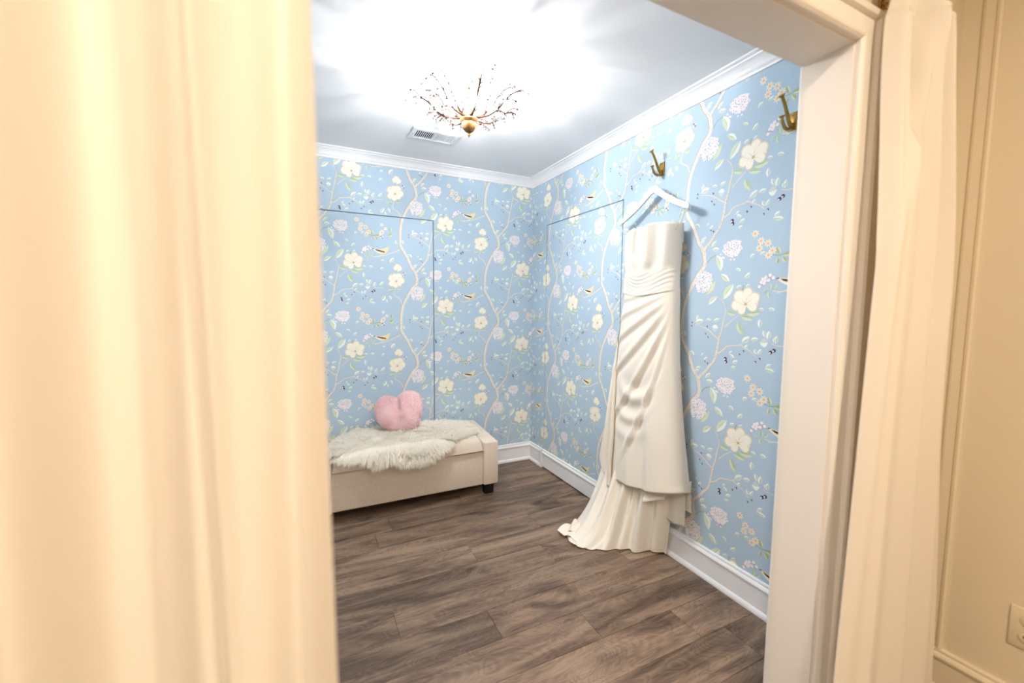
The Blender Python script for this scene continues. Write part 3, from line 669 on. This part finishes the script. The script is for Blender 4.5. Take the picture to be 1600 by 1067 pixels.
    def hem(s): return 0.405-0.012*math.sin(s*3.1)+0.055*sm(max(0, min(1, (s-0.45)/0.55)))*0-0.0*s
    HEM = [(0.0, 0.315), (0.22, 0.345), (0.40, 0.352), (0.70, 0.370), (1.0, 0.418)]
    b = MB(); rows = []; M = 96
    for j in range(M+1):
        v = j/M; row = []
        for i in range(N+1):
            s0 = 0.5-0.5*math.cos(math.pi*i/N)
            if s0 < 0.13: z1 = 0.30
            else: z1 = interp(HEM, s0)
            z = 1.462+(z1-1.462)*v; yl, yr, d = interp(YL, z), interp(YR, z), interp(DP, z); a = math.pi*i/N
            x = 1.738-d*math.sin(a)**0.75-r_skirt(s0, z)*math.sin(a)**0.4
            row.append((x, yl+(yr-yl)*s0, z))
        rows.append(row)
    inner = [tuple(Vector(p)+Vector((0.004, 0, 0.002))) for p in rows[-1]]; up = [tuple(Vector(p)+Vector((0.006, 0, 0.06))) for p in rows[-1]]
    b.grid(rows+[inner, up]); b.build('skirt', 'gown_satin', t, True)
    b = MB(); rows = []
    for j in range(30):
        z = 1.47-1.16*j/29; yl, yr = interp(YL, z), interp(YR, z)
        rows.append([(1.738+0.020*math.sin(math.pi*i/20)+0.004*math.sin(i*1.3+z*3), yl+(yr-yl)*i/20, z) for i in range(21)])
    b.grid(rows); b.build('skirt_back', 'gown_satin', t, True)
    # --- train: falls from under the skirt, sweeps out over the floor to a spread end
    TOP = [(0.0, 2.090), (0.5, 1.80), (1.0, 1.560)]
    FL = [(0.0, (1.560, 2.100)), (0.06, (1.440, 2.080)), (0.12, (1.362, 2.028)), (0.19, (1.332, 1.950)), (0.27, (1.342, 1.872)), (0.38, (1.405, 1.815)), (0.48, (1.480, 1.782)), (0.56, (1.520, 1.765)), (0.62, (1.575, 1.745)), (0.74, (1.640, 1.700)), (0.88, (1.700, 1.665)), (1.0, (1.742, 1.605))]
    def flo(u):
        for (a, p), (c, q) in zip(FL, FL[1:]):
            if u <= c: k = (u-a)/(c-a); return Vector((p[0]+(q[0]-p[0])*k, p[1]+(q[1]-p[1])*k, 0))
        return Vector((*FL[-1][1], 0))
    # broad folds: centre, half width, height (ridges towards the viewer)
    RID = ((0.07, 0.045, 0.55), (0.205, 0.050, 0.8), (0.33, 0.055, 1.0), (0.475, 0.050, 1.1), (0.60, 0.040, 0.5), (0.735, 0.075, 1.15), (0.90, 0.055, 0.7))
    def fold_at(u): return sum(h*g(u-c, w) for c, w, h in RID)-0.45
    b = MB(); rows = []; NU, NV = 200, 80
    for j in range(NV+1):
        v = j/NV; row = []
        for i in range(NU+1):
            u = i/NU; uu = u+0.03*math.sin(v*3)*(1-u)*u; y = interp(TOP, u)
            tp = Vector((1.700-0.030*math.sin(math.pi*u), y, 0.62)); f = flo(u)
            sweep = 1-sm(min(1, max(0, (u-0.36)/0.26)))       # far part trails over the floor, near part hangs
            mid = Vector((tp.x+(f.x-tp.x)*(0.36+0.11*(1-sweep)), y+(f.y-y)*(0.30+0.25*(1-sweep)), 0.20*sweep+0.18*(1-sweep)))
            knee = Vector((tp.x+(f.x-tp.x)*(0.62*sweep+0.90*(1-sweep)), y+(f.y-y)*(0.70*sweep+0.9*(1-sweep)), 0.030*sweep+0.030))
            P = [tp, Vector((tp.x, y, 0.42))*0.65+mid*0.35, mid, knee, f]
            bz = Vector((0,0,0)); c4 = (1, 4, 6, 4, 1)
            for q in range(5): bz += P[q]*(c4[q]*v**q*(1-v)**(4-q))
            hang = 1-sm(min(1, max(0, (v-0.50)/0.40)))*sweep
            fold = fold_at(uu); k = 0.35+0.65*min(1, v*2.5)
            bz.x -= 0.060*fold*k*(0.15+0.85*hang); bz.y -= 0.012*fold*k*hang
            lay = max(0, v-0.5)/0.5
            bz.z += sweep*lay*(1-lay**4)*(0.036*max(0, fold+0.1))+0.010*sweep*lay*math.sin(u*44+lay*3)**2
            if v > 0.97 and sweep < 0.5: bz.z = max(bz.z, 0.0)
            bz.z = max(bz.z, 0.005+0.004*(0.5+0.5*math.sin(u*30)))
            bz.x = min(bz.x, 1.744)
            row.append(bz)
        rows.append(row)
    und = [tuple(Vector((p[0]+0.008, p[1]+0.002, max(0.002, p[2]-0.004)))) for p in rows[-1]]
    b.grid(rows+[und]); b.build('train', 'gown_satin', t, True)
    # --- turned-up end of the train, folded over itself in layers
    for w0, off, hgt, ph in ((0.190, -0.010, 0.040, 0.0), (0.120, 0.030, 0.062, 1.3), (0.085, 0.055, 0.080, 2.1)):
        b = MB(); rows = []
        for j in range(21):
            v = j/20; row = []
            for i in range(51):
                u = i/50; p = Vector((1.345+off, 2.040-off*0.3, 0.0)).lerp(Vector((1.400+off, 1.880, 0)), u)
                w = w0*(0.65+0.35*math.sin(u*math.pi))
                row.append((p.x-0.022+w*v, p.y+0.030*v-0.010*math.sin(u*9+ph), 0.008+hgt*math.sin(min(1, 0.12+v*0.88)*math.pi)**0.7*(0.45+0.55*math.cos(u*5.5+ph)**2)))
            rows.append(row)
        b.grid(rows); b.build('train_fold', 'gown_satin', t, True)
    # --- back panel hanging behind the near hem
    b = MB(); rows = []
    for j in range(31):
        v = j/30; row = []
        for i in range(49):
            u = i/48; z1 = 0.205+0.020*u; z = 0.60+(z1-0.60)*v; y = 1.680+(1.484-1.680)*u
            row.append((1.728-0.010*math.cos(u*8.5)*v-0.012*(1-u)*v, y, z))
        rows.append(row)
    b.grid(rows+[[(p[0]+0.004, p[1], p[2]+0.002) for p in rows[-1]]]); b.build('back_panel', 'gown_satin', t, True)
    # --- turned corner peeping out under the near hem
    b = MB(); rows = []
    for j in range(17):
        v = j/16; row = []
        for i in range(33):
            u = i/32; y = 1.668+(1.560-1.668)*u; z = 0.400-(0.095-0.05*u)*v
            row.append((1.622+0.055*u+0.012*math.sin(v*5)+0.004*math.cos(u*9), y, z))
        rows.append(row)
    b.grid(rows); b.build('turned_corner', 'gown_satin', t, True)
    # --- side fall: long loose fold down the far side of the skirt, over the train
    b = MB(); rows = []
    for j in range(91):
        v = j/90; row = []
        for i in range(49):
            u = i/48; s0 = u*(0.06+0.25*sm(min(1, v*1.15))); z = 1.30-(0.70+0.30*sm(min(1, u*1.2)))*v
            yl, yr, d = interp(YL, z), interp(YR, z), interp(DP, z); k = sm(min(1, v*1.5)); a = math.acos(1-2*s0)
            x = 1.738-d*math.sin(a)**0.75-r_skirt(s0, z)*math.sin(a)**0.4*(1-k)
            x -= (0.004+k*(0.014+0.018*g(u-0.45, 0.16)-0.014*g(u-0.70, 0.09)+0.012*g(u-0.93, 0.10)))*min(1, u*6)
            row.append((x, yl+(yr-yl)*s0+0.003*(1-u), z))
        rows.append(row)
    rows = [r+[(r[-1][0]+0.016*sm(min(1, j/40)), r[-1][1]+0.004, r[-1][2])] for j, r in enumerate(rows)]
    b.grid(rows+[[(p[0]+0.005, p[1]+0.001, p[2]+0.002) for p in rows[-1]]]); b.build('side_fall', 'gown_satin', t, True)
    # --- hanger loops
    for y0, y1, z0, m in ((HY+0.236, 1.948, 1.862, 0.0016), (HY-0.236, 1.590, 1.862, 0.0016)):
        b = MB(); rows = []
        for sx in (-0.010, 0.010):
            pts = catmull([(HX+sx-0.02, y0, z0+0.02), (HX+sx*1.2-0.02, y0+(y1-y0)*0.3, 1.83), (HX+sx-0.015, y1, 1.755)], 6); b.tube(pts, 0.0028, 6)
        b.build('hanger_loop', 'gown_sheer', t, True)
gown()

# ================================================================ BENCH
def bench():
    t = thing('storage_bench', 'cream linen storage bench with low arms against the back wall', 'bench', (0.60, 2.94, 0))
    x0, x1, y0, y1 = -0.005, 1.222, 2.705, 3.215; aw = 0.112
    b = MB(); b.rbox((x0+aw-0.002, y0+0.014, 0.078), (x1-aw+0.002, y1-0.01, 0.332), 0.012, 3); autosmooth(b.build('body', 'linen', t))
    # padded lid
    b = MB(); rows = []; nx, ny = 40, 16; lx0, lx1, ly0, ly1 = x0+aw+0.004, x1-aw-0.004, y0-0.004, y1-0.015
    def lid(u, v):
        e = min(1, min(u, 1-u)/0.035); f = min(1, min(v, 1-v)/0.10)
        return 0.338+0.085*math.sqrt(max(0, 1-(1-e)**2))*math.sqrt(max(0, 1-(1-f)**2))+0.018*math.sin(math.pi*u)**0.5*math.sin(math.pi*v)**0.5
    for j in range(ny*3+1):
        v = j/(ny*3); rows.append([(lx0+(lx1-lx0)*i/(nx*2), ly0+(ly1-ly0)*v, lid(i/(nx*2), v)) for i in range(nx*2+1)])
    b.grid(rows); b.box((lx0, ly0, 0.334), (lx1, ly1, 0.340)); b.build('lid', 'linen', t, True, )
    for xa in (x0, x1-aw):
        b = MB(); bm = bmesh.new(); bmesh.ops.create_cube(bm, size=1)
        for v in bm.verts:
            q = v.co+Vector((0.5, 0.5, 0.5)); v.co = Vector((xa+aw*q.x, y0+(y1-y0)*q.y, 0.078+q.z*(0.312+0.034*q.y)))
        bmesh.ops.bevel(bm, geom=list(bm.edges), offset=0.010, segments=3, profile=0.5, affect='EDGES'); bm.verts.index_update()
        b.add([v.co.copy() for v in bm.verts], [[v.index for v in f.verts] for f in bm.faces]); bm.free(); autosmooth(b.build('arm', 'linen', t))
    for xx in (x0+0.022, x1-0.092):
        for yy in (y0+0.03, y1-0.08):
            b = MB(); b.strip([(0, 0), (0.066, 0), (0.070, 0.082), (-0.004, 0.082)], (xx, yy, 0), (xx, yy+0.05, 0), (1,0,0), (0,0,1)); b.build('leg', 'black_wood', t)
    return lid, (lx0, lx1, ly0, ly1)
LID, LR = bench()

# ================================================================ SHEEPSKIN
def strands(name, spots, m, parent, seed=1, wide=0.0012):
    """many fine tapering locks of wool, each a bent three-triangle blade: spots = (point, direction, length, droop)"""
    R = random.Random(seed); vs = []; fs = []
    for p, d, L, dr, nn in spots:
        d = Vector(d).normalized(); sd = (Vector(nn).normalized()+Vector((R.uniform(-.7,.7), R.uniform(-.7,.7), R.uniform(-.6,.6)))).cross(d).normalized()   # blades lie flat like combed wool
        sd = sd*wide*R.uniform(0.7, 1.5)
        p = Vector(p); mid = p+d*L*0.55+Vector((0,0,-dr*0.25*L)); tip = p+d*L*0.92+Vector((R.uniform(-.12,.12)*L, R.uniform(-.12,.12)*L, -dr*L)); o = len(vs)
        vs += [p-sd, p+sd, mid-sd*0.75, mid+sd*0.75, tip]; fs += [(o, o+1, o+3, o+2), (o+2, o+3, o+4)]
    me = bpy.data.meshes.new(name); off = Vector((0,0,0)); q = parent
    while q: off += q.location; q = q.parent
    me.from_pydata([tuple(v-off) for v in vs], [], fs); me.materials.append(MATS[m])
    o = bpy.data.objects.new(name, me); col.objects.link(o); o.parent = parent; o['kind'] = 'stuff'; return o
def lid_z(x, y):
    u = (x-LR[0])/(LR[1]-LR[0]); v = (y-LR[2])/(LR[3]-LR[2])
    return LID(min(0.999, max(0.001, u)), min(0.999, max(0.001, v)))
def sheepskin():
    t = thing('sheepskin_throw', 'fluffy cream sheepskin throw draped over the bench lid', 'throw', (0.62, 2.98, 0.45))
    # outline in bench plan; y below the lid's front edge means hanging down the front
    OUT = [(0.10, 2.82), (0.12, 2.745), (0.20, 2.700), (0.30, 2.690), (0.37, 2.648), (0.46, 2.660), (0.53, 2.635), (0.62, 2.625), (0.68, 2.630), (0.74, 2.655), (0.82, 2.70), (0.90, 2.755), (0.98, 2.785), (1.05, 2.83), (1.105, 2.90), (1.110, 3.00), (1.07, 3.10), (0.98, 3.17), (0.86, 3.19), (0.70, 3.15), (0.50, 3.17), (0.33, 3.16), (0.22, 3.09), (0.13, 2.93)]
    C = Vector((0.62, 2.95)); ring = [Vector((p.x, p.y)) for p in catmull([(x, y, 0) for x, y in OUT+OUT[:1]], 5)][:-1]; n = len(ring); R = random.Random(5)
    yf = LR[2]+0.012
    def place(x, y, lift):
        if y >= yf+0.03: return Vector((x, y, lid_z(x, y)+lift)), Vector((0, 0, 1))
        s = yf+0.03-y                                  # arc length past the rounded edge
        r = 0.045; a = min(math.pi/2, s/r); zt = lid_z(x, yf+0.03)
        p = Vector((x, yf+0.03-r*math.sin(a), zt-r*(1-math.cos(a))-max(0, s-r*math.pi/2))); nn = Vector((0, -math.sin(a), math.cos(a)))
        return p+nn*lift, nn
    b = MB(); rows = []
    for k in range(15):
        f = k/14; row = []
        for q in ring:
            p2 = C+(q-C)*f; lf = 0.006+0.032*math.sqrt(max(0, 1-f**4))+0.009*math.sin(p2.x*31+1)*math.sin(p2.y*27)*(1-f)
            row.append(place(p2.x, p2.y, lf)[0])
        rows.append(row)
    b.grid(rows, closed=True); b.build('hide', 'wool', t, True)
    sp = []
    for k in range(52000):
        i = R.randrange(n); q = ring[i].lerp(ring[(i+1) % n], R.random()); f = math.sqrt(R.random())
        if R.random() < 0.25: f = R.uniform(0.9, 1.0)
        p2 = C+(q-C)*f; lf = 0.004+0.032*math.sqrt(max(0, 1-f**4)); p, nn = place(p2.x, p2.y, lf)
        rad = Vector(((q-C).x, (q-C).y, 0)).normalized()
        wv = math.sin(p2.x*46+math.sin(p2.y*30)*1.5); wu = math.sin(p2.y*52+math.sin(p2.x*37)*1.7)
        fl = Vector((0, -1, 0)) if p2.y < yf+0.16 else Vector((0, 0, 0))
        d = nn*(0.42-0.22*f)+rad*(0.45+0.65*f)+fl*0.55+Vector((0.38*wv, 0.30*wu, 0))+Vector((R.uniform(-.22,.22), R.uniform(-.22,.22), R.uniform(-.1,.15)))
        cl = random.Random(int(p2.x*75)*7919+int(p2.y*75)*104729); d += Vector((cl.uniform(-.45,.45), cl.uniform(-.45,.35), cl.uniform(-.1,.1)))
        if p2.y < yf+0.03: d += Vector((0, -0.10, -0.75))
        sp.append((p, d, R.uniform(0.026, 0.050)*(1.55 if f > 0.85 else 1), R.uniform(0.1, 0.35), nn))
    strands('wool_pile', sp, 'wool', t, 2)
sheepskin()

# ================================================================ HEART CUSHION
def heart():
    t = thing('heart_cushion', 'pink plush heart shaped cushion leaning on the sheepskin', 'cushion', (0.575, 3.055, 0.475))
    HP = [(545,188),(505,172),(460,164),(415,190),(386,245),(392,310),(420,368),(470,408),(525,430),(572,436),(620,432),(665,405),(697,350),(717,280),(718,215),(695,168),(645,145),(595,152),(560,175)]
    HP = [((x-555)/1000, (300-y)/1000*1.02) for x, y in HP]
    sm_out = [Vector((p.x, p.y)) for p in catmull([(*HP[i % len(HP)], 0) for i in range(-1, len(HP)+2)], 5)][5:-6]
    n = len(sm_out)
    C = Vector((0, 0.0)); tilt = math.radians(28); org = Vector((0.582, 3.012, 0.588)); rot = Matrix.Rotation(-tilt, 3, 'X') @ Matrix.Rotation(math.radians(-6), 3, 'Z')
    def pos(q, f, side):
        p2 = C+(q-C)*f; th = 0.068*(1-f**2.6)**0.5*side
        dent = 0.0015*math.exp(-(((p2.x+0.005)/0.028)**2))*max(0, min(1, (p2.y-0.0)/0.06))*side*(1-f**2)
        return org+rot @ Vector((p2.x, -th+dent, p2.y))
    b = MB(); K = 12
    rows = [[pos(q, max(0.001, k/K), 1) for q in sm_out] for k in range(K+1)]+[[pos(q, max(0.001, k/K), -1) for q in sm_out] for k in range(K-1, -1, -1)]
    b.grid(rows, closed=True); b.build('cover', 'plush_pink', t, True)
    R = random.Random(8); sp = []
    for k in range(14000):
        i = R.randrange(n); q = sm_out[i].lerp(sm_out[(i+1) % n], R.random()); f = math.sqrt(R.random())*0.995; side = 1 if R.random() < 0.75 else -1
        if R.random() < 0.2: f = R.uniform(0.93, 0.999)
        p = pos(q, f, side); p2 = pos(q, min(1, f+0.03), side); e = pos(q, f, side*1.0)
        rad = rot @ Vector(((q-C).x, 0, (q-C).y)).normalized(); nn = rot @ Vector((0, -side, 0))
        d = nn*(1-f**3)+rad*(0.2+0.9*f**2)+Vector((R.uniform(-.4,.4), R.uniform(-.4,.4), R.uniform(-.5,.2)))
        sp.append((p, d, R.uniform(0.006, 0.012), 0.2, nn*(1-f**3)+rad*(0.1+0.9*f**2)))
    strands('plush_pile', sp, 'plush_pink', t, 3, 0.0009)
heart()

# ================================================================ CURTAINS, ROD
RY, RZ = 0.600, 2.272
def rod():
    t = thing('curtain_rod', 'slim brass curtain rod with brackets above the doorway', 'curtain rod', (0.5, RY, RZ))
    b = MB(); b.tube([(-0.98, RY, RZ), (1.520, RY, RZ)], 0.0105, 14); b.build('rod', 'brass', t, True)
    for x in (-0.98, 1.520):
        b = MB(); s = -1 if x < 0 else 1; b.lathe([(0.0105, 0), (0.015, 0.003), (0.018, 0.012), (0.012, 0.022), (0.002, 0.027)], (x, RY, RZ), 16, (s,0,0)); b.build('finial', 'brass', t, True)
    for x in (-0.60, 1.478):
        b = MB(); b.rbox((x-0.011, YF-0.006, RZ-0.075), (x+0.011, YF-0.0005, RZ+0.045), 0.002, 2)
        b.tube(catmull([(x, YF-0.004, RZ-0.045), (x, YF-0.030, RZ-0.050), (x, RY+0.012, RZ-0.040), (x, RY, RZ-0.014)], 5), 0.0055, 10)
        b.lathe([(0.013, -0.007), (0.016, -0.004), (0.016, 0.004), (0.013, 0.007)], (x, RY, RZ), 18, (1,0,0))
        b.lathe([(0.003, 0), (0.007, 0.004), (0.004, 0.009), (0.008, 0.014), (0.002, 0.022)], (x, YF-0.012, RZ-0.060), 12, (0,-0.3,-1)); b.build('bracket', 'brass', t, True)
rod()
def curtain(name, label, fn, nu, nv, z0, z1, pocket):
    t = thing(name, label, 'curtain', (fn(0.5, 0)[0], RY, z0), 'cream curtains of the doorway')
    b = MB(); rows = []
    for j in range(nv+1):
        v = j/nv; z = z1+(z0-z1)*v; rows.append([(*fn(i/nu, v)[:2], z+fn(i/nu, v)[2]) for i in range(nu+1)])
    back = [[(p[0]+0.001, p[1]+0.0025, p[2]) for p in r] for r in rows]
    b.grid(rows); b.grid(back)
    k = nu+1
    for e in (0, nu): b.add([r[e] for r in rows]+[r[e] for r in back], [(j, j+1, nv+2+j, nv+1+j) for j in range(nv)])
    b.add(rows[-1]+back[-1], [(i, i+1, k+i+1, k+i) for i in range(nu)])
    b.build('panel', 'curtain_cloth', t, True)
    # stitched rod pocket
    b = MB(); rows = []
    for j in range(9):
        z = pocket-0.004+0.016*j/8; v = (z-z1)/(z0-z1)
        rows.append([(fn(i/nu, v)[0], fn(i/nu, v)[1]-0.0012-0.0018*math.sin(math.pi*j/8), z+fn(i/nu, v)[2]) for i in range(nu+1)])
    b.grid(rows); b.build('pocket_seam', 'curtain_cloth', t, True)
    b = MB(); rows = []
    for j in range(6):
        v = 0.985+0.015*j/5-0.006; z = z1+(z0-z1)*v
        rows.append([(fn(i/nu, v)[0], fn(i/nu, v)[1]-0.002, z+fn(i/nu, v)[2]) for i in range(nu+1)])
    b.grid(rows); b.build('bottom_hem', 'curtain_cloth', t, True)
sst = lambda e0, e1, x: (lambda q: q*q*(3-2*q))(max(0.0, min(1.0, (x-e0)/(e1-e0))))
ZTOP = 2.312
def left_fn(u, v):
    # u: 0 far left .. 1 free edge beside the opening;  front to back folds in y
    x = -0.86+0.866*u+0.024*v*u
    amp = sst(0.0, 0.06, abs(v-0.0)+0.02)
    ph = (x+0.0)*2*math.pi/0.135
    y = RY-0.056+0.034*math.cos(ph*0.80+1.2+0.5*math.sin(x*7))+0.010*math.cos(ph*1.9+v*1.3)
    s = x-(-0.105+0.026*v)                                     # step: near panel lies over the next one
    y += 0.044*sst(0.004, -0.010, s)-0.012*sst(0.0, 0.03, s)*sst(0.09, 0.03, s)
    y += 0.012*sst(0.0, 0.10, -s)*math.cos((x+0.17)*28)
    k = sst(0.03, 0.10, v)
    yt = RY-0.0125+0.006*math.cos(ph*2.6)
    return (x, yt*(1-k)+y*k, 0)
curtain('doorway_curtain', 'broad cream curtain drawn across the bench side of the doorway', left_fn, 220, 60, 0.012, ZTOP, 2.215)
def right_fn(u, v):
    # drawn back against the outer wall: narrow at the rod, flaring to the floor
    xl = interp([(0, 1.386), (0.22, 1.382), (0.45, 1.352), (0.70, 1.318), (0.88, 1.292), (1.0, 1.275)], v); xr = 1.560+0.170*sst(0, 0.42, v)+0.115*sst(0.4, 1.0, v)
    x = xl+(xr-xl)*u
    edge = max(-0.15, 0.62-1.75*v)                        # slanting free edge of the front leaf
    y = RY-0.034+0.020*math.cos(u*2*math.pi*2.6+0.6)+0.008*math.cos(u*2*math.pi*6.1+v*2)
    fade = 1-sst(0.10, 0.40, v); y += fade*(0.030*sst(edge+0.030, edge-0.030, u)-0.016*sst(edge-0.03, edge+0.05, u)*sst(edge+0.22, edge+0.05, u))
    k = sst(0.03, 0.09, v); yt = RY-0.0145+0.003*math.cos(u*2*math.pi*5)
    return (x, yt*(1-k)+y*k, 0)
curtain('doorway_curtain', 'narrow cream curtain gathered beside the panelled outer wall', right_fn, 140, 60, 0.012, ZTOP, 2.130)

# ================================================================ OUTLET
t = thing('wall_outlet', 'cream double power outlet on the outer wall above the baseboard', 'outlet', (XO, 0.397, 0.36))
yc, zc = 0.397, 0.360
b = MB(); b.rbox((XO-0.006, yc-0.040, zc-0.066), (XO-0.0002, yc+0.040, zc+0.066), 0.0028, 2); b.build('plate', 'plastic_cream', t, True)
for dz in (0.027, -0.027):
    b = MB(); b.lathe([(0.0185, 0), (0.0185, 0.0016), (0.0172, 0.0024), (0.001, 0.0024)], (XO-0.006, yc, zc+dz), 28, (-1,0,0)); s = b.build('socket', 'plastic_cream', t, True)
    for dy, w, h, dd in ((0.0065, 0.0011, 0.0045, 0.003), (-0.0065, 0.0011, 0.0036, 0.003), (0.0, 0.0022, 0.0022, -0.008)):
        b = MB(); b.box((XO-0.0088, yc+dy-w, zc+dz+dd-h), (XO-0.0083, yc+dy+w, zc+dz+dd+h)); b.build('slot', 'slot_dark', s)
b = MB(); b.lathe([(0.0028, 0), (0.0024, 0.001), (0.0006, 0.0014)], (XO-0.006, yc, zc), 10, (-1,0,0)); b.build('screw', 'screw_steel', t, True)
